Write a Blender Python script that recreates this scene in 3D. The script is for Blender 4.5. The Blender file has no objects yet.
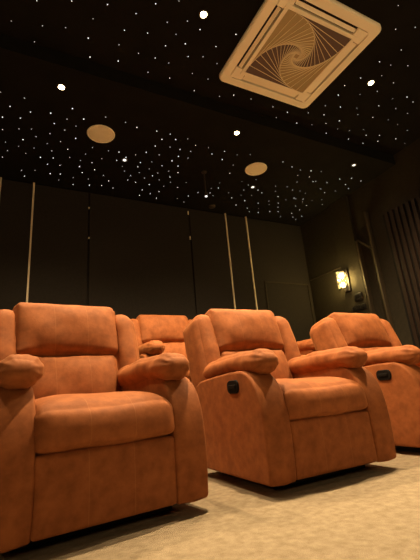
import bpy, bmesh, math, random
from mathutils import Vector, Matrix, noise
C = bpy.context.scene.collection
PI = math.pi
random.seed(7)

# ---------------------------------------------------------------- camera, world, lights, exposure
H0 = 0.5                       # camera height
F = 376.0                      # focal length in pixels of the 420 px wide frame
RX = Vector((0.89097646, 0.05990215, 0.45008076))     # world X, Y, Z seen in camera axes (right, down, forward)
RY = Vector((-0.44644903, 0.29618943, 0.84436668))
RZ = Vector((-0.08272978, -0.95324895, 0.29064107))
right = Vector((RX[0], RY[0], RZ[0])); down = Vector((RX[1], RY[1], RZ[1])); fwd = Vector((RX[2], RY[2], RZ[2]))
cd = bpy.data.cameras.new('camera'); cam = bpy.data.objects.new('camera', cd); C.objects.link(cam)
cd.sensor_fit = 'HORIZONTAL'; cd.sensor_width = 36.0; cd.lens = F / 420 * 36; cd.clip_start = 0.02
m3 = Matrix((right, -down, -fwd)).transposed()
cam.matrix_world = Matrix.Translation((0, 0, H0)) @ m3.to_4x4()
bpy.context.scene.camera = cam
vs = bpy.context.scene.view_settings
vs.view_transform = 'Standard'; vs.look = 'None'; vs.gamma = 1; vs.use_curve_mapping = False
vs.exposure = 0.0
w = bpy.data.worlds.new('world'); bpy.context.scene.world = w; w.use_nodes = True
w.node_tree.nodes['Background'].inputs[0].default_value = (1, .6, .3, 1)
w.node_tree.nodes['Background'].inputs[1].default_value = 0.0
WARM = (1.0, 0.71, 0.37)
SPOT_E = 80.0
SCONCE_E = 45.0

def ray(px, py):
    return (right * (px - 210) + down * (py - 280) + fwd * F)
def on_z(px, py, z):
    d = ray(px, py); t = (z - H0) / d.z; return Vector((d.x * t, d.y * t, z))
def on_x(px, py, x):
    d = ray(px, py); t = x / d.x; return Vector((x, d.y * t, H0 + d.z * t))
def on_y(px, py, y):
    d = ray(px, py); t = y / d.y; return Vector((d.x * t, y, H0 + d.z * t))

Z_FRONT, Z_REAR, Y_STEP, Y_WALL, X_WALL, X_LEFT, Y_BACK = 3.55, 3.40, 2.85, 4.95, 4.66, -3.2, -4.2

def spot(loc, e=None, size=125, blend=1.0, radius=0.05):
    l = bpy.data.lights.new('downlight_and_fill_lamp', 'SPOT'); l.energy = e or SPOT_E; l.color = WARM
    l.spot_size = math.radians(size); l.spot_blend = blend; l.shadow_soft_size = radius
    o = bpy.data.objects.new('downlight_and_fill_lamp', l); C.objects.link(o); o.location = loc
    return o
def point(loc, e, radius=0.05, col=WARM):
    l = bpy.data.lights.new('sconce_and_fill_lamp', 'POINT'); l.energy = e; l.color = col; l.shadow_soft_size = radius
    o = bpy.data.objects.new('sconce_and_fill_lamp', l); C.objects.link(o); o.location = loc
    return o

# downlights in view on the staggered ceiling grid, plus unseen fill spots: (x, y, ceiling height, energy factor)
LIGHTS = [(1.24, 2.03, Z_FRONT, 8.4, 125), (3.23, 2.01, Z_FRONT, 8.4, 125), (-.80, 2.03, Z_FRONT, 1.8, 125),  # the last of these is out of view, added as fill
          (0.24, 3.10, Z_REAR, 4.2, 125), (2.16, 3.07, Z_REAR, 4.2, 125), (4.07, 3.07, Z_REAR, 0.12, 125),
          (1.08, 4.02, Z_REAR, 0.12, 125), (3.01, 4.04, Z_REAR, 0.12, 125),
          (0.24, 0.35, Z_FRONT, .4, 64), (2.2, 0.35, Z_FRONT, .8, 64), (4.1, 0.35, Z_FRONT, .6, 70), (-1.8, 0.35, Z_FRONT, .8, 70),  # from here on unseen spots, added to lift floor and air conditioner
          (1.2, -1.0, Z_FRONT, 10.5, 60), (3.2, -1.0, Z_FRONT, 10.5, 60), (-0.8, -1.0, Z_FRONT, 10.5, 60),
          (0.24, -2.5, Z_FRONT, 10.5, 60), (2.2, -2.5, Z_FRONT, 10.5, 60)]
for x, y, z, k, ang in LIGHTS:
    spot((x, y, z - .035), SPOT_E * k, ang)

# unseen point lamps without fittings, added to brighten air conditioner and floor
for x, y in ((X_LEFT + .2, -2.0), (X_WALL - .2, -1.6)):
    point((x, y, 2.05), 70 if x < 0 else 90, .06, (1, .72, .36))

# ---------------------------------------------------------------- materials
def mat(name, col, rough=.8, spec=.3, metal=0):
    m = bpy.data.materials.new(name); m.use_nodes = True
    b = m.node_tree.nodes['Principled BSDF']
    b.inputs['Base Color'].default_value = (*col, 1); b.inputs['Roughness'].default_value = rough
    b.inputs['Specular IOR Level'].default_value = spec; b.inputs['Metallic'].default_value = metal
    return m
def nd(m, t, **kw):
    n = m.node_tree.nodes.new(t)
    for k, v in kw.items(): setattr(n, k, v)
    return n
def noise_mix(m, c1, c2, scale, detail=5, lo=.35, hi=.65, bump=0, bscale=None, dist=.002):
    nt = m.node_tree; b = nt.nodes['Principled BSDF']
    tc = nd(m, 'ShaderNodeTexCoord'); n = nd(m, 'ShaderNodeTexNoise'); n.inputs['Scale'].default_value = scale
    n.inputs['Detail'].default_value = detail; n.inputs['Roughness'].default_value = .6
    nt.links.new(tc.outputs['Object'], n.inputs['Vector'])
    r = nd(m, 'ShaderNodeValToRGB'); r.color_ramp.elements[0].position = lo; r.color_ramp.elements[1].position = hi
    r.color_ramp.elements[0].color = (*c1, 1); r.color_ramp.elements[1].color = (*c2, 1)
    nt.links.new(n.outputs['Fac'], r.inputs['Fac']); nt.links.new(r.outputs['Color'], b.inputs['Base Color'])
    if bump:
        n2 = nd(m, 'ShaderNodeTexNoise'); n2.inputs['Scale'].default_value = bscale or scale * 4; n2.inputs['Detail'].default_value = 6
        nt.links.new(tc.outputs['Object'], n2.inputs['Vector'])
        bp = nd(m, 'ShaderNodeBump'); bp.inputs['Strength'].default_value = bump; bp.inputs['Distance'].default_value = dist
        nt.links.new(n2.outputs['Fac'], bp.inputs['Height']); nt.links.new(bp.outputs['Normal'], b.inputs['Normal'])
    return tc, r
def emis(name, col, s):
    m = mat(name, (0, 0, 0)); b = m.node_tree.nodes['Principled BSDF']
    b.inputs['Emission Color'].default_value = (*col, 1); b.inputs['Emission Strength'].default_value = s
    return m

def suede(name, stitched):
    m = mat(name, (.5, .2, .07), .75, .25)
    b = m.node_tree.nodes['Principled BSDF']
    b.inputs['Sheen Weight'].default_value = .15; b.inputs['Sheen Roughness'].default_value = .4
    b.inputs['Sheen Tint'].default_value = (1, .45, .18, 1)
    tc, r = noise_mix(m, (.215, .064, .018), (.315, .100, .030), 15, 10, .36, .64, .35, 90, .0015)
    if stitched:                                   # two top-stitched seams per panel, a surface pattern of the upholstery
        nt = m.node_tree
        s = nd(m, 'ShaderNodeSeparateXYZ'); nt.links.new(tc.outputs['Object'], s.inputs[0])
        a = nd(m, 'ShaderNodeMath', operation='ABSOLUTE'); nt.links.new(s.outputs['X'], a.inputs[0])
        d = nd(m, 'ShaderNodeMath', operation='SUBTRACT'); nt.links.new(a.outputs[0], d.inputs[0]); d.inputs[1].default_value = .095
        a2 = nd(m, 'ShaderNodeMath', operation='ABSOLUTE'); nt.links.new(d.outputs[0], a2.inputs[0])
        l = nd(m, 'ShaderNodeMath', operation='LESS_THAN'); nt.links.new(a2.outputs[0], l.inputs[0]); l.inputs[1].default_value = .0018
        mx = nd(m, 'ShaderNodeMix', data_type='RGBA'); mx.inputs['B'].default_value = (.62, .30, .12, 1)
        k = nd(m, 'ShaderNodeMath', operation='MULTIPLY'); nt.links.new(l.outputs[0], k.inputs[0]); k.inputs[1].default_value = .11
        nt.links.new(k.outputs[0], mx.inputs['Factor']); nt.links.new(r.outputs['Color'], mx.inputs['A'])
        nt.links.new(mx.outputs['Result'], b.inputs['Base Color'])
    return m
M = {}
M['suede'] = suede('suede', False); M['suede_s'] = suede('suede_stitched', True)
M['plastic'] = mat('black_plastic', (.006, .005, .005), .7, .15)
M['base'] = mat('black_base', (.012, .01, .009), .7)
M['carpet'] = mat('carpet', (.4, .3, .18), .95, .1)
noise_mix(M['carpet'], (.235, .188, .132), (.335, .275, .203), 24, 14, .34, .66, 1.0, 260, .004)
M['ceil'] = mat('ceiling_black', (.012, .0095, .008), .9, .1)
noise_mix(M['ceil'], (.0065, .0058, .005), (.009, .0078, .0066), 3)
M['wall'] = mat('wall_fabric_dark', (.03, .024, .017), .9, .1)
noise_mix(M['wall'], (.024, .021, .019), (.031, .027, .024), 40, 4, .3, .7, .3, 300, .001)
M['sidewall'] = mat('side_wall_dark', (.05, .042, .028), .75, .2)
noise_mix(M['sidewall'], (.026, .022, .015), (.035, .030, .020), 20, 4, .3, .7, .2, 200, .001)
M['seam'] = mat('panel_gap', (.006, .005, .005), .9)
M['strip'] = mat('champagne_metal_strip', (.80, .70, .52), .5, .5)
M['trim'] = mat('dark_bronze_trim', (.045, .034, .022), .5, .4)
M['slat'] = mat('dark_walnut_slat', (.05, .028, .018), .6, .3)
noise_mix(M['slat'], (.014, .007, .005), (.021, .011, .008), 14)
M['white'] = mat('white_plastic', (.93, .86, .70), .5, .3)
M['mesh'] = mat('speaker_mesh', (.88, .80, .62), .8, .2)
M['khaki'] = mat('grille_khaki', (.40, .32, .18), .8)
M['dark_gr'] = mat('grille_dark', (.13, .09, .085), .8)
M['rib'] = mat('grille_rib', (.85, .76, .56), .6)
M['dark'] = mat('dark_recess', (.02, .015, .012), .9)
M['star'] = emis('star_fibre', (1, .95, .88), 2.0)
M['star_dim'] = emis('star_fibre_dim', (1, .93, .84), .85)
M['lamp'] = emis('lamp_glow', (1, .80, .42), 30)
M['lamp_dim'] = emis('lamp_glow_dim', (1, .92, .78), 1.6)
M['bulb'] = emis('bulb_glow', (1, .76, .34), 10)
M['glass'] = mat('amber_ribbed_glass', (1, .93, .8), .12)
M['glass'].node_tree.nodes['Principled BSDF'].inputs['Transmission Weight'].default_value = 1
M['switch'] = mat('switch_black', (.015, .013, .014), .3, .5)

# ---------------------------------------------------------------- mesh helpers
def link(name, bm, m, parent=None, smooth=False, loc=None):
    me = bpy.data.meshes.new(name); bmesh.ops.recalc_face_normals(bm, faces=bm.faces); bm.to_mesh(me); bm.free()
    for x in (m if isinstance(m, list) else [m]): me.materials.append(x)
    if smooth:
        for p in me.polygons: p.use_smooth = True
    o = bpy.data.objects.new(name, me); C.objects.link(o)
    if parent: o.parent = parent
    if loc is not None: o.location = loc
    return o
def box(bm, lo, hi, bev=0, seg=2):
    r = bmesh.ops.create_cube(bm, size=1)
    c = [(a + b) / 2 for a, b in zip(lo, hi)]; s = [b - a for a, b in zip(lo, hi)]
    for v in r['verts']: v.co = Vector((c[0] + v.co.x * s[0], c[1] + v.co.y * s[1], c[2] + v.co.z * s[2]))
    if bev:
        es = list({e for v in r['verts'] for e in v.link_edges})
        bmesh.ops.bevel(bm, geom=es, offset=bev, segments=seg, affect='EDGES', profile=.5)
def cyl(bm, c, r, h, axis='z', seg=32, r2=None):
    g = bmesh.ops.create_cone(bm, cap_ends=True, segments=seg, radius1=r, radius2=r if r2 is None else r2, depth=h)
    rot = {'z': Matrix(), 'x': Matrix.Rotation(PI/2, 4, 'Y'), 'y': Matrix.Rotation(PI/2, 4, 'X')}[axis]
    for v in g['verts']: v.co = rot @ v.co + Vector(c)
def lathe(bm, prof, seg=40, c=(0, 0, 0)):
    rings = [[bm.verts.new((c[0] + r * math.cos(2*PI*k/seg), c[1] + r * math.sin(2*PI*k/seg), c[2] + z)) for k in range(seg)] for r, z in prof]
    for a, b in zip(rings, rings[1:]):
        for k in range(seg): bm.faces.new((a[k], a[(k+1) % seg], b[(k+1) % seg], b[k]))
    return rings
def rbox(s, r, n=18, bulge=(0, 0, 0), warp=None, smooth=0):
    """upholstered block: half sizes s, corner radius r, faces swelling by bulge, then warp(co, unit)"""
    bm = bmesh.new(); cache = {}
    def q(i): return math.sin((i / n * 2 - 1) * PI / 2 * .86) / math.sin(PI / 2 * .86)
    def vert(u):
        k = tuple(round(a, 5) for a in u)
        if k in cache: return cache[k]
        p = Vector([u[i] * s[i] for i in range(3)])
        cc = Vector([max(-(s[i] - r), min(s[i] - r, p[i])) for i in range(3)])
        d = p - cc
        if d.length > 1e-9: p = cc + d.normalized() * r
        for i in range(3):
            j, l = (i + 1) % 3, (i + 2) % 3
            f = max(0, (1 - abs(u[j]) ** 2.2)) * max(0, (1 - abs(u[l]) ** 2.2))
            p[i] += u[i] * bulge[i] * f
        if warp: p = warp(p, Vector(u))
        cache[k] = bm.verts.new(p); return cache[k]
    for ax in range(3):
        j, l = (ax + 1) % 3, (ax + 2) % 3
        for sg in (-1, 1):
            for a in range(n):
                for b in range(n):
                    vs_ = []
                    for da, db in ((0, 0), (1, 0), (1, 1), (0, 1)):
                        u = [0, 0, 0]; u[ax] = sg; u[j] = q(a + da); u[l] = q(b + db); vs_.append(vert(u))
                    bm.faces.new(vs_ if sg > 0 else vs_[::-1])
    for _ in range(smooth): bmesh.ops.smooth_vert(bm, verts=bm.verts, factor=.5, use_axis_x=True, use_axis_y=True, use_axis_z=True)
    return bm
def rrect(hx, hy, r, z, n=8):
    pts = []
    for cx, cy, a0 in ((hx - r, hy - r, 0), (-hx + r, hy - r, 90), (-hx + r, -hy + r, 180), (hx - r, -hy + r, 270)):
        for k in range(n + 1):
            t = math.radians(a0 + 90 * k / n); pts.append((cx + r * math.cos(t), cy + r * math.sin(t), z))
    return pts
def slab(profile, w, r, x0, seg=6, bulge=.006):
    """convex (y, z) outline extruded across x with rolled edges"""
    bm = bmesh.new(); n = len(profile); P = [Vector(p) for p in profile]; nor = []
    for i in range(n):
        a, b, c_ = P[i-1], P[i], P[(i+1) % n]
        e1 = (b - a).normalized(); e2 = (c_ - b).normalized()
        v = Vector((e1.y + e2.y, -(e1.x + e2.x)))
        nor.append(v.normalized() / max(.4, abs(v.length) / 2) if v.length > 1e-6 else v)
    area = sum(P[i].x * P[(i+1) % n].y - P[(i+1) % n].x * P[i].y for i in range(n))
    sg = 1 if area > 0 else -1
    xs = []
    for k in range(seg + 1):
        t = PI / 2 * k / seg; xs.append((-w/2 + r * (1 - math.cos(t)), r * (1 - math.sin(t))))
    xs = xs + [(0, -bulge)] + [(-x, d) for x, d in reversed(xs)]
    rings = [[bm.verts.new((x0 + x, P[i].x - nor[i].x * d * sg, P[i].y - nor[i].y * d * sg)) for i in range(n)] for x, d in xs]
    for a, b in zip(rings, rings[1:]):
        for i in range(n): bm.faces.new((a[i], a[(i+1) % n], b[(i+1) % n], b[i]))
    bm.faces.new(rings[0]); bm.faces.new(rings[-1][::-1])
    return bm
def tag(o, label=None, cat=None, group=None, kind=None):
    if label: o['label'] = label
    if cat: o['category'] = cat
    if group: o['group'] = group
    if kind: o['kind'] = kind
    return o
def empty(name, loc, rz=0):
    o = bpy.data.objects.new(name, None); C.objects.link(o); o.location = loc; o.rotation_euler = (0, 0, rz)
    o.empty_display_size = .1; return o
def struct(name, lo, hi, m, bev=0):
    bm = bmesh.new(); box(bm, lo, hi, bev); return tag(link(name, bm, m), kind='structure')
def copy_tree(o, parent=None):
    c = o.copy(); C.objects.link(c)
    if parent: c.parent = parent
    for ch in o.children: copy_tree(ch, c)
    return c

# ---------------------------------------------------------------- the room
struct('floor', (X_LEFT, Y_BACK, -.1), (X_WALL, Y_WALL, 0), M['carpet'])
struct('ceiling', (X_LEFT, Y_BACK, Z_FRONT), (X_WALL, Y_WALL, Z_FRONT + .12), M['ceil'])
struct('trim_1', (X_LEFT, Y_STEP, Z_REAR), (X_WALL, Y_WALL, Z_FRONT), M['ceil'])      # the lowered rear bay of the ceiling
struct('wall_back', (X_LEFT, Y_WALL, 0), (X_WALL, Y_WALL + .12, Z_FRONT), M['wall'])
struct('wall_right', (X_WALL, Y_BACK, 0), (X_WALL + .12, Y_WALL, Z_FRONT), M['sidewall'])
struct('wall_left', (X_LEFT - .12, Y_BACK, 0), (X_LEFT, Y_WALL, Z_FRONT), M['sidewall'])
struct('wall_front', (X_LEFT, Y_BACK - .12, 0), (X_WALL, Y_BACK, Z_FRONT), M['wall'])
struct('trim_2', (X_LEFT, 2.98, 0), (X_WALL, Y_WALL, .30), M['carpet'])                # riser for the second row
# fabric panels of the back wall, with dark joints between them
joints = [-1.9, -.30, .09, .80, 2.345, 3.02, 3.43, X_WALL]
prev = X_LEFT
for i, x in enumerate(joints):
    struct('trim_%d' % (3 + i), (prev + .012, Y_WALL - .03, .34), (x - .012, Y_WALL, Z_REAR - .02), M['wall'], .006)
    prev = x
def strip(x):
    bm = bmesh.new(); box(bm, (x - .011, Y_WALL - .042, .34), (x + .011, Y_WALL - .005, Z_REAR), .003)
    return link('metal_strip', bm, M['strip'])
for x, lab in ((-.30, 'pale metal strip at the far left edge, cut by the frame'), (.09, 'pale vertical metal strip rising behind the front-left recliner'),
               (3.02, 'left one of the two close pale metal strips on the back wall'), (3.43, 'right one of the two close pale metal strips on the back wall')):
    tag(strip(x), lab, 'wall trim', 'metal strips on the back wall')
# framed picture-rail panel low on the back wall by the corner
bm = bmesh.new()
x0, x1, z0, z1 = 3.64, 4.60, 1.1, 2.24
for lo, hi in (((x0, 0, z0), (x1, 0, z0 + .03)), ((x0, 0, z1 - .03), (x1, 0, z1)), ((x0, 0, z0), (x0 + .03, 0, z1)), ((x1 - .03, 0, z0), (x1, 0, z1))):
    box(bm, (lo[0], Y_WALL - .045, lo[2]), (hi[0], Y_WALL - .028, hi[2]))
tag(link('wall_frame_moulding', bm, M['sidewall']), 'thin dark rectangular moulding low on the back wall near the right corner', 'moulding')

# right wall: raised panel with the sconce, trims, diagonal bar, slatted panel
struct('trim_20', (X_WALL - .05, 3.76, .34), (X_WALL, 4.14, Z_REAR), M['sidewall'], .004)
struct('trim_21', (X_WALL - .075, 3.70, .34), (X_WALL, 3.735, 2.58), M['trim'], .003)
struct('trim_22', (X_WALL - .075, 3.45, .34), (X_WALL, 3.48, 2.95), M['trim'], .003)
bm = bmesh.new(); box(bm, (-.018, -.17, -.012), (.018, .17, .012), .003)
o = link('trim_23', bm, M['trim']); o.location = (X_WALL - .05, 3.585, 2.46); o.rotation_euler = (math.radians(45), 0, 0); tag(o, kind='structure')
struct('trim_24', (X_WALL - .02, 4.16, 2.30), (X_WALL, Y_WALL - .05, 2.315), M['trim'])
# slatted acoustic panel
root = empty('slatted_wall_panel', (X_WALL, 2.4, 0)); tag(root, 'dark brown vertical slatted wood panel on the right wall', 'wall panel')
bm = bmesh.new(); box(bm, (-.02, -1.4, .02), (0, .82, 2.78)); link('backing', bm, M['seam'], root)
n = 26
for k in range(n):
    y = -1.38 + k * .084
    bm = bmesh.new(); box(bm, (-.05, y, .02), (-.02, y + .05, 2.78), .003); link('slat', bm, M['slat'], root)

# ---------------------------------------------------------------- recliners
LEAN = math.radians(17)
def back_pt(x, s, t):            # x across, s up the backrest, t forward of it
    return Vector((x, .69 + s * math.sin(LEAN) - t * math.cos(LEAN), .42 + s * math.cos(LEAN) + t * math.sin(LEAN)))
def wrinkle(p, amp, sc, seed=0):
    return noise.noise(Vector((p.x * sc + seed, p.y * sc, p.z * sc))) * amp

def make_recliner():
    root = empty('recliner', (0, 0, 0))
    S, SS = M['suede'], M['suede_s']
    # hidden steel plinth
    bm = bmesh.new(); box(bm, (-.34, .14, 0), (.34, .20, .07), .008); box(bm, (-.34, .66, 0), (.34, .72, .07), .008)
    for x in (-.34, .29): box(bm, (x, .14, 0), (x + .05, .72, .07), .008)
    box(bm, (-.38, .10, .055), (.38, .78, .12))
    link('base', bm, M['base'], root)
    for sx in (-1, 1):
        # side panel with the rolled front edge
        prof = [(.006, .052), (-.002, .062), (-.010, .16), (-.012, .26), (-.008, .36), (.004, .44), (.028, .505), (.066, .558), (.11, .592), (.17, .612), (.30, .615), (.50, .605), (.70, .59), (.80, .55), (.84, .45), (.84, .10), (.82, .055)]
        a = link('armrest', slab(prof, .168, .016, sx * .376, 7, .005), S, root, True)
        # arm pillow: swollen, pleated at its front end
        def warp(p, u, sx=sx):
            e = max(0, (-u.y - .45) / .55)
            ang = math.atan2(p.z, p.x)
            g = math.exp(-((u.y + .52 + .12 * u.z) / .07) ** 2)
            k = 1 - .07 * g + .03 * max(0, 1 - abs(u.y)) - .05 * e * (.5 + .5 * math.cos(ang * 13))
            p.x *= k; p.z *= k
            p += Vector((wrinkle(p, .008, 14, sx), 0, wrinkle(p, .008, 14, 5 + sx)))
            p.z += -.012 * u.y * u.y - (.02 if u.z < 0 else 0) * abs(u.x) * 0
            return p
        bm = rbox((.088, .375, .066), .066, 30, (.008, .012, .008), warp, 1)
        bmesh.ops.rotate(bm, verts=bm.verts, cent=(0, 0, 0), matrix=Matrix.Rotation(math.radians(-1.8), 3, 'X'))
        bmesh.ops.translate(bm, verts=bm.verts, vec=(sx * .352, .395, .653))
        link('arm_pad', bm, S, root, True)
        # side wing of the backrest
        def wwarp(p, u, sx=sx):
            p += Vector((0, wrinkle(p, .006, 9, 3 * sx), 0))
            if u.x * sx < -.2: p.y += .0045 * math.sin(p.z * 130 + noise.noise(p * 9) * 4) * min(1, (-u.x * sx - .2) * 2)
            p.z -= .02 * max(0, u.x * sx) * max(0, u.z)
            return p
        bm = rbox((.082, .13, .335), .065, 22, (.01, .015, .01), wwarp)
        bmesh.ops.rotate(bm, verts=bm.verts, cent=(0, 0, 0), matrix=Matrix.Rotation(sx * math.radians(-6), 3, 'Z'))
        bmesh.ops.rotate(bm, verts=bm.verts, cent=(0, 0, 0), matrix=Matrix.Rotation(-LEAN, 3, 'X'))
        bmesh.ops.translate(bm, verts=bm.verts, vec=back_pt(sx * .366, .325, .0))
        link('wing_cushion', bm, S, root, True)
    # footrest front panel and seat
    bm = rbox((.296, .06, .140), .018, 20, (0, .008, 0))
    bmesh.ops.translate(bm, verts=bm.verts, vec=(0, .055, .195)); link('footrest', bm, SS, root, True)
    def swarp(p, u):
        t = (p.z + .088) / .2
        p.z -= .022 * max(0, t) * abs(u.x) ** 8 - wrinkle(p, .009, 7) - .010 * max(0, t) * (math.cos(u.x * PI * 1.25) * -.5)
        if u.y < 0: p.z -= max(0, t) * .034 * abs(u.y) ** 4; p.y += .022 * max(0, t) ** 2 * (-u.y) ** 2
        return p
    bm = rbox((.306, .378, .098), .040, 28, (0, .026, .030), swarp, 5)
    bmesh.ops.translate(bm, verts=bm.verts, vec=(0, .360, .434)); link('seat', bm, SS, root, True)
    # lumbar cushion and headrest
    def hwarp(amp):
        def f(p, u):
            e = max(0, abs(u.x) - .55) / .45
            if u.y < 0: p.y += amp * e * math.sin(p.z * 115 + noise.noise(p * 11) * 9) * (.55 + noise.noise(p * 17))
            p += Vector((0, wrinkle(p, .010, 7), wrinkle(p, .006, 7, 4)))
            return p
        return f
    bm = rbox((.298, .085, .19), .06, 24, (0, .045, .012), hwarp(.003))
    bmesh.ops.rotate(bm, verts=bm.verts, cent=(0, 0, 0), matrix=Matrix.Rotation(-LEAN, 3, 'X'))
    bmesh.ops.translate(bm, verts=bm.verts, vec=back_pt(0, .185, .03)); link('lumbar_cushion', bm, SS, root, True)
    bm = rbox((.310, .095, .178), .048, 26, (.008, .050, .012), hwarp(.006), 1)
    bmesh.ops.rotate(bm, verts=bm.verts, cent=(0, 0, 0), matrix=Matrix.Rotation(-LEAN, 3, 'X'))
    bmesh.ops.translate(bm, verts=bm.verts, vec=back_pt(0, .530, .033)); link('headrest', bm, SS, root, True)
    # upholstered back shell
    bm = rbox((.38, .035, .33), .03, 10)
    bmesh.ops.rotate(bm, verts=bm.verts, cent=(0, 0, 0), matrix=Matrix.Rotation(-LEAN, 3, 'X'))
    bmesh.ops.translate(bm, verts=bm.verts, vec=back_pt(0, .30, -.075)); link('back_shell', bm, S, root, True)
    # release handle cup on the outer left side
    bm = bmesh.new(); ring = []
    for xx, g in ((-.440, 0), (-.464, 0), (-.469, .004)):
        pts = rrect(.062 - g, .037 - g, .030 - g, 0)
        ring.append([bm.verts.new((xx, .255 + a, .531 + b)) for a, b, _ in pts])
    for r1, r2 in zip(ring, ring[1:]):
        for k in range(len(r1)): bm.faces.new((r1[k], r1[(k+1) % len(r1)], r2[(k+1) % len(r1)], r2[k]))
    bm.faces.new(ring[-1])
    h = link('release_handle', bm, M['plastic'], root); h['label'] = 'black oval recliner release handle'
    bm = bmesh.new(); box(bm, (-.476, .215, .520), (-.468, .295, .542), .003); link('lever', bm, M['plastic'], h)
    return root
rec = make_recliner()
rows = [(.380, 1.70, 0, 7, 'orange-tan suede recliner nearest the camera at front left', 'recliners in the front row'),
        (1.585, 1.685, 0, .3, 'orange-tan suede recliner in the middle of the front row, black release handle on its side', 'recliners in the front row'),
        (2.86, 1.70, 0, 1, 'orange-tan suede recliner at front right, cut off by the right edge', 'recliners in the front row'),
        (1.50, 3.25, .30, 0, 'tan recliner in the second row, seen between the left and middle front recliners', 'recliners in the second row'),
        (2.73, 3.25, .30, 0, 'tan recliner in the second row, hidden behind the middle front recliner except an arm', 'recliners in the second row')]
for i, (x, y, z, rz, lab, grp) in enumerate(rows):
    o = rec if i == 0 else copy_tree(rec)
    o.location = (x, y, z); o.rotation_euler = (0, 0, math.radians(rz)); tag(o, lab, 'armchair', grp)

# ---------------------------------------------------------------- ceiling cassette air conditioner
a, b, c = on_z(219, 80, Z_FRONT - .035), on_z(305, 109, Z_FRONT - .035), on_z(383, 30, Z_FRONT - .035)
AX0, AX1, AY1, AY0 = a.x, (b.x + c.x) / 2, (a.y + b.y) / 2, c.y
ac = empty('ceiling_air_conditioner', ((AX0 + AX1) / 2, (AY0 + AY1) / 2, Z_FRONT)); tag(ac, 'square cream ceiling cassette air conditioner with swirl grille', 'air conditioner')
hx, hy = (AX1 - AX0) / 2 * 1.025, (AY1 - AY0) / 2 * 1.03
# panel: outer rim, four slot openings, inner frame; built as bars round the openings
S1x, S1y = hx * .84, hy * .84     # outer edge of the slots
S2x, S2y = hx * .70, hy * .70     # inner edge of the slots
bm = bmesh.new()
ro = [[bm.verts.new(p) for p in rrect(hx - i, hy - i, max(.07 - i, .02), z)] for i, z in ((.0, 0), (0, -.022), (.012, -.035))]
for r1, r2 in zip(ro, ro[1:]):
    for k in range(len(r1)): bm.faces.new((r1[k], r1[(k+1) % len(r1)], r2[(k+1) % len(r2)], r2[k]))
inn = [bm.verts.new(p) for p in rrect(S1x, S1y, .04, -.035)]
for k in range(len(inn)): bm.faces.new((ro[-1][k], ro[-1][(k+1) % len(inn)], inn[(k+1) % len(inn)], inn[k]))
inn2 = [bm.verts.new(p) for p in rrect(S1x, S1y, .04, 0)]
for k in range(len(inn)): bm.faces.new((inn[k], inn[(k+1) % len(inn)], inn2[(k+1) % len(inn)], inn2[k]))
# corner webs between the slots
for sx in (-1, 1):
    for sy in (-1, 1):
        x0, x1 = sorted((sx * S2x * .86, sx * S1x * .985)); y0, y1 = sorted((sy * S2y * .86, sy * S1y * .985))
        box(bm, (x0, y0, -.034), (x1, y1, -.012), .004)
link('panel', bm, M['white'], ac)
bm = bmesh.new(); box(bm, (-S1x, -S1y, -.006), (S1x, S1y, -.001)); link('air_duct', bm, M['dark'], ac)
for ax, s in ((0, -1), (0, 1), (1, -1), (1, 1)):
    bm = bmesh.new()
    wid = (S1x - S2x) if ax == 0 else (S1y - S2y)
    L = (S2y if ax == 0 else S2x) * .84
    hw = wid * (.22 if s < 0 else .40)
    box(bm, (-hw, -L, -.003), (hw, L, .003), .002)
    o = link('louver', bm, M['white'], ac)
    mid = (S1x + S2x) / 2 - .006 if ax == 0 else (S1y + S2y) / 2 - .006
    if ax == 0: o.location = (s * mid, 0, -.024); o.rotation_euler = (0, -s * math.radians(28 if s < 0 else 6), 0)
    else: o.location = (0, s * mid, -.024); o.rotation_euler = (0, -s * math.radians(28 if s < 0 else 6), PI/2)
# inner grille frame
G = .635
gx, gy = hx * G, hy * G
bm = bmesh.new()
for lo, hi in (((-S2x, gy), (S2x, S2y)), ((-S2x, -S2y), (S2x, -gy)), ((-S2x, -gy), (-gx, gy)), ((gx, -gy), (S2x, gy))):
    box(bm, (lo[0], lo[1], -.040), (hi[0], hi[1], -.004), .003)
fr = link('grille_frame', bm, M['white'], ac)
# whirl of nested squares
bm = bmesh.new()
V = [Vector((-gx, -gy)), Vector((gx, -gy)), Vector((gx, gy)), Vector((-gx, gy))]
z = -.034; rb = bmesh.new()
for k in range(22):
    t = .125
    W = [V[i].lerp(V[(i + 1) % 4], t) for i in range(4)]
    for i in range(4):
        vv = [bm.verts.new((p.x, p.y, z)) for p in (W[i], V[(i + 1) % 4], W[(i + 1) % 4])]
        f = bm.faces.new(vv); f.material_index = 1 if i % 2 == 0 else 0
        p, q = W[i], W[(i + 1) % 4]; d = (q - p).normalized(); nn = Vector((-d.y, d.x)) * .0019
        e = [rb.verts.new((a_.x, a_.y, zz)) for a_, zz in ((p - nn, z - .004), (q - nn, z - .004), (q + nn, z - .004), (p + nn, z - .004), (p - nn, z), (q - nn, z), (q + nn, z), (p + nn, z))]
        rb.faces.new(e[:4]); rb.faces.new((e[0], e[1], e[5], e[4])); rb.faces.new((e[3], e[2], e[6], e[7]))
    V = W
vv = [bm.verts.new((p.x, p.y, z)) for p in V]; bm.faces.new(vv)
link('swirl_grille', bm, [M['khaki'], M['dark_gr']], ac); link('grille_ribs', rb, M['rib'], ac)

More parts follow.
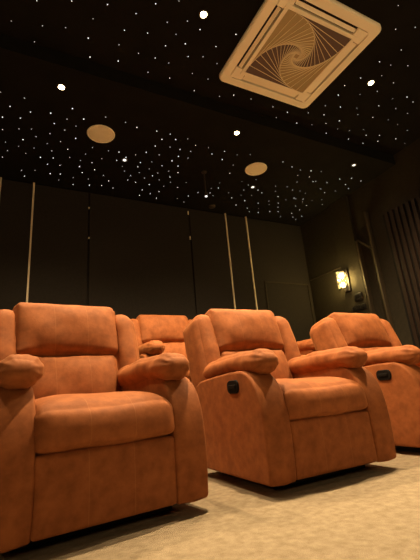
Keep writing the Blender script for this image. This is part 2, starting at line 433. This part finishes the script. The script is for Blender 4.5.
# ---------------------------------------------------------------- ceiling speakers
def speaker(px, py, lab):
    p = on_z(px, py, Z_REAR)
    root = empty('ceiling_speaker', p); tag(root, lab, 'speaker', 'round ceiling speakers')
    bm = bmesh.new(); rg = lathe(bm, [(.152, 0), (.152, -.004), (.147, -.010), (.137, -.010), (.135, -.004)]); link('rim', bm, M['white'], root, True)
    bm = bmesh.new(); rg = lathe(bm, [(.136, -.003), (.10, -.0065), (.04, -.0085), (.001, -.009)]); link('grille', bm, M['mesh'], root, True)
speaker(101, 134, 'round cream ceiling speaker on the left, above the left recliner')
speaker(256, 169, 'round cream ceiling speaker on the right, near the middle of the ceiling')

# ---------------------------------------------------------------- downlights
def downlight(x, y, z, bright, lab, grp):
    root = empty('downlight', (x, y, z)); tag(root, lab, 'downlight', grp)
    r = .027
    bm = bmesh.new(); lathe(bm, [(r + .014, 0), (r + .013, -.004), (r + .004, -.005), (r, -.001)]); link('rim', bm, M['trim'], root, True)
    bm = bmesh.new(); cyl(bm, (0, 0, -.004), r if bright else r * .8, .004); link('lens', bm, M['lamp'] if bright else M['lamp_dim'], root)
labs = ['bright downlight at the top, left of the air conditioner', 'bright downlight right of the air conditioner', 'unseen fill lamp added outside the frame to the left',
        'bright downlight at upper left, above the left speaker', 'bright downlight between the two speakers', 'small dim downlight at right, near the slatted wall',
        'small dim downlight right of the left speaker', 'small dim downlight just below the right speaker']
for (x, y, z, k, ang), lab in zip(LIGHTS[:2] + LIGHTS[3:8], labs[:2] + labs[3:]):
    downlight(x, y, z, k > .3, lab, 'recessed ceiling downlights')

# ---------------------------------------------------------------- wall sconce
sc = empty('wall_sconce', (X_WALL - .05, 4.06, 2.04)); tag(sc, 'glowing two-bulb glass wall sconce on the right wall', 'wall lamp')
bm = bmesh.new(); box(bm, (-.03, -.06, -.18), (0, .06, .18), .006); link('back_plate', bm, M['trim'], sc)
for dz in (-.075, .075):
    bm = bmesh.new(); bmesh.ops.create_uvsphere(bm, u_segments=20, v_segments=14, radius=.044)
    bmesh.ops.translate(bm, verts=bm.verts, vec=(-.10, .0, dz)); link('bulb', bm, M['bulb'], sc, True)
    bm = bmesh.new(); cyl(bm, (-.035, 0, dz), .018, .04, 'x'); link('socket', bm, M['trim'], sc)
bm = bmesh.new()
for k in range(9):
    t = PI / 2 + PI * k / 8
    cyl(bm, (-.10 + .075 * math.cos(t), .075 * math.sin(t), 0), .007, .28, 'z', 10)
link('glass_rod_shade', bm, M['glass'], sc, True)
point((X_WALL - .22, 4.06, 2.04), SCONCE_E, .05, (1, .68, .20))
# control plates under the sconce
for (y, z, hy_, hz_, lab) in ((3.90, 1.73, .075, .055, 'black switch plate on the right wall below the sconce'), (3.93, 1.57, .13, .04, 'wide black control plate under the switch plate')):
    bm = bmesh.new(); box(bm, (X_WALL - .066, y - hy_, z - hz_), (X_WALL - .05, y + hy_, z + hz_), .006)
    o = link('switch_plate', bm, M['switch']); tag(o, lab, 'switch')
    bm = bmesh.new()
    for k in (-1, 0, 1): box(bm, (X_WALL - .071, y + k * hy_ * .6 - hy_ * .22, z - hz_ * .5), (X_WALL - .065, y + k * hy_ * .6 + hy_ * .22, z + hz_ * .5), .002)
    link('rocker', bm, M['plastic'], o)
# small lamp on a thin drop stem near the back of the ceiling
p = on_z(204, 172, Z_REAR)
st = empty('stem_sensor', p); tag(st, 'thin grey stem with small white light at its tip, hanging from rear ceiling', 'pendant')
bm = bmesh.new(); cyl(bm, (0, 0, -.16), .009, .32, 'z', 16); cyl(bm, (0, 0, -.006), .035, .012); link('stem', bm, M['trim'], st)
bm = bmesh.new(); cyl(bm, (0, 0, -.345), .022, .05, 'z', 20); link('tip_housing', bm, M['trim'], st)
bm = bmesh.new(); cyl(bm, (0, 0, -.373), .016, .008, 'z', 20); link('lens', bm, M['star'], st)
p = on_z(212, 206, Z_REAR)
bm = bmesh.new(); lathe(bm, [(.055, 0), (.053, -.02), (.035, -.03), (.001, -.032)]); o = link('smoke_detector', bm, M['trim'], None, True, p)
tag(o, 'small round reddish-brown detector on the ceiling close to the back wall', 'smoke detector')
# cable clips catching light in the dark wall joint
for px, py, pl in ((188, 213, 'right joint, upper'), (190, 238, 'right joint, lower'), (89, 208, 'left joint, upper'), (89, 238, 'left joint, lower')):
    q = on_y(px, py, Y_WALL - .03); bm = bmesh.new(); box(bm, (-.009, -.012, -.03 if px > 100 else -.012), (.009, .012, .03 if px > 100 else .012), .004)
    o = link('wall_clip', bm, M['mesh'], None, False, q); tag(o, 'small grey clip in a dark vertical joint of the back wall, ' + pl, 'clip', 'clips on the back wall')

# ---------------------------------------------------------------- fibre-optic stars
A = [(0,0,[(45,84),(147,3),(287,4),(170,103),(262,110),(372,75),(353,152),(138,167),(260,208),(360,228)]),
 (105,0,[(10,18),(124,54),(203,15),(296,4),(330,84),(249,89),(78,121),(170,132),(284,137),(380,118),(56,179),(242,183),(321,175),(134,213),(53,244),(201,232),(333,226),(392,227),(255,252)]),
 (0,70,[(98,112),(40,145),(122,168),(10,188),(82,192),(203,172),(290,154),(268,196),(335,196),(217,214),(10,238),(76,235),(126,236),(259,240),(304,224),(200,254),(144,266),(92,278),(303,273),(2,88)]),
 (105,70,[(98,10),(172,9),(259,32),(349,13),(412,36),(304,79),(357,83),(3,188),(82,209),(128,229),(207,244),(261,256),(228,277),(283,278),(331,275)]),
 (0,140,[(30,42),(74,25),(103,53),(136,32),(189,14),(242,6),(207,43),(271,37),(342,56),(370,30),(162,69),(213,72),(279,69),(322,82),(368,90),(10,68),(190,97),(240,102),(318,106),(378,119),(407,74),(86,121),(98,144),(140,121),(201,134),(241,136),(329,130),(235,160),(293,150),(354,156),(414,141),(292,178),(358,180),(407,182),(22,8)]),
 (105,140,[(14,43),(56,48),(201,24),(165,49),(122,59),(84,69),(47,81),(217,59),(260,28),(300,37),(343,45),(362,21),(414,31),(294,65),(332,72),(142,90),(187,87),(70,106),(131,107),(268,83),(292,104),(228,102),(177,115),(78,124),(137,130),(211,132),(255,124),(292,130),(190,143),(260,148),(102,142),(91,160),(158,152),(217,159),(122,169),(262,169),(177,178),(235,185),(325,170),(290,189),(15,163),(32,192),(149,199),(216,206),(181,215),(138,221),(206,232),(290,234),(333,224),(372,210),(315,248)]),
 (210,60,[(28,14),(38,145),(95,140),(164,156),(133,191),(252,187),(310,209),(393,211),(265,230),(347,252),(408,259)]),
 (315,60,[(258,7),(303,20),(371,23),(183,72),(267,62),(119,102),(314,91),(93,140),(180,137),(249,125),(310,155),(368,148),(392,168),(41,183),(102,188),(168,192),(255,183),(323,194),(36,219),(171,218),(370,213),(231,229),(97,243),(293,239),(44,254),(330,258),(90,276),(194,278)]),
 (210,130,[(8,96),(58,85),(109,99),(161,98),(49,118),(93,140),(292,127),(328,147),(79,173),(362,160),(404,163),(351,181),(398,187),(184,198),(38,212),(154,220),(128,206),(348,208),(412,206),(262,224),(309,227),(5,233),(135,240),(192,240),(330,240),(360,244),(74,251),(206,251),(262,245),(382,253),(12,262),(124,262),(166,262),(272,266),(336,272),(86,271),(304,278),(372,276)]),
 (315,130,[(45,13),(138,2),(205,21),(258,21),(369,1),(134,36),(192,53),(251,45),(323,35),(359,53),(396,72),(255,80),(303,95),(25,166),(3,205),(99,196),(146,193),(48,210),(122,218),(184,204),(22,235),(134,233),(81,243),(38,250)]),
 (190,160,[(32,129),(113,112),(155,131),(166,151),(205,142),(80,131),(184,180),(219,162),(273,173),(315,164),(229,193),(316,179),(274,193),(273,210),(237,207),(319,205),(353,173),(352,188),(352,206),(384,157),(362,226),(407,213),(412,228),(410,122)]),
 (270,160,[(32,146),(64,157),(32,170),(32,188),(34,206),(42,227),(88,122),(121,124),(144,133),(103,155),(130,167),(168,163),(102,184),(146,181),(119,199),(86,212),(92,228),(103,238),(127,225),(207,158),(209,178),(218,129),(262,124),(201,114)])]
K = [(340,0,5.25,[(306,29),(292,153),(395,143),(321,262)]), (200,0,4.667,[(168,160),(75,217),(14,264)])]
pts = [(ox + x / 4, oy + y / 4) for ox, oy, L in A for x, y in L] + [(ox + x / s, oy + y / s) for ox, oy, s, L in K for x, y in L]
fix = []
for p in pts:
    if all((p[0] - q[0]) ** 2 + (p[1] - q[1]) ** 2 > 3.2 for q in fix): fix.append(p)
def star_mesh(m, r):
    bm = bmesh.new(); lathe(bm, [(r, .001), (r * .9, -r * .5), (r * .5, -r * .8), (.0003, -r * .9)], 8)
    o = link('star_light', bm, m, None, True); return o
bright0 = star_mesh(M['star'], .0042); dim0 = star_mesh(M['star_dim'], .004)
used = {0: False, 1: False}; n_star = 0
for i, (px, py) in enumerate(fix):
    if n_star >= 298: break
    q = on_z(px, py, Z_FRONT)
    if q.y > Y_STEP - .02:
        q = on_z(px, py, Z_REAR)
        if q.y < Y_STEP + .02: continue
    if q.y > Y_WALL - .03 or q.x > X_WALL - .03: continue
    rnd = random.random() < .42; src = dim0 if rnd else bright0; k = int(rnd)
    o = src if not used[k] else src.copy()
    if used[k]: C.objects.link(o)
    used[k] = True; n_star += 1
    o.location = q; s = random.uniform(.75, 1.15) * (1.2 if q.y > Y_STEP else 1); o.scale = (s, s, s)
    tag(o, ('faint' if rnd else 'bright') + ' pinpoint fibre-optic star light set in the black ceiling, ' + ('rear bay' if q.y > Y_STEP else 'front bay'), 'star light',
        ('faint ' if rnd else 'bright ') + ('star lights in the rear ceiling bay' if q.y > Y_STEP else 'star lights in the front ceiling bay'))
print('stars', n_star, len(fix))
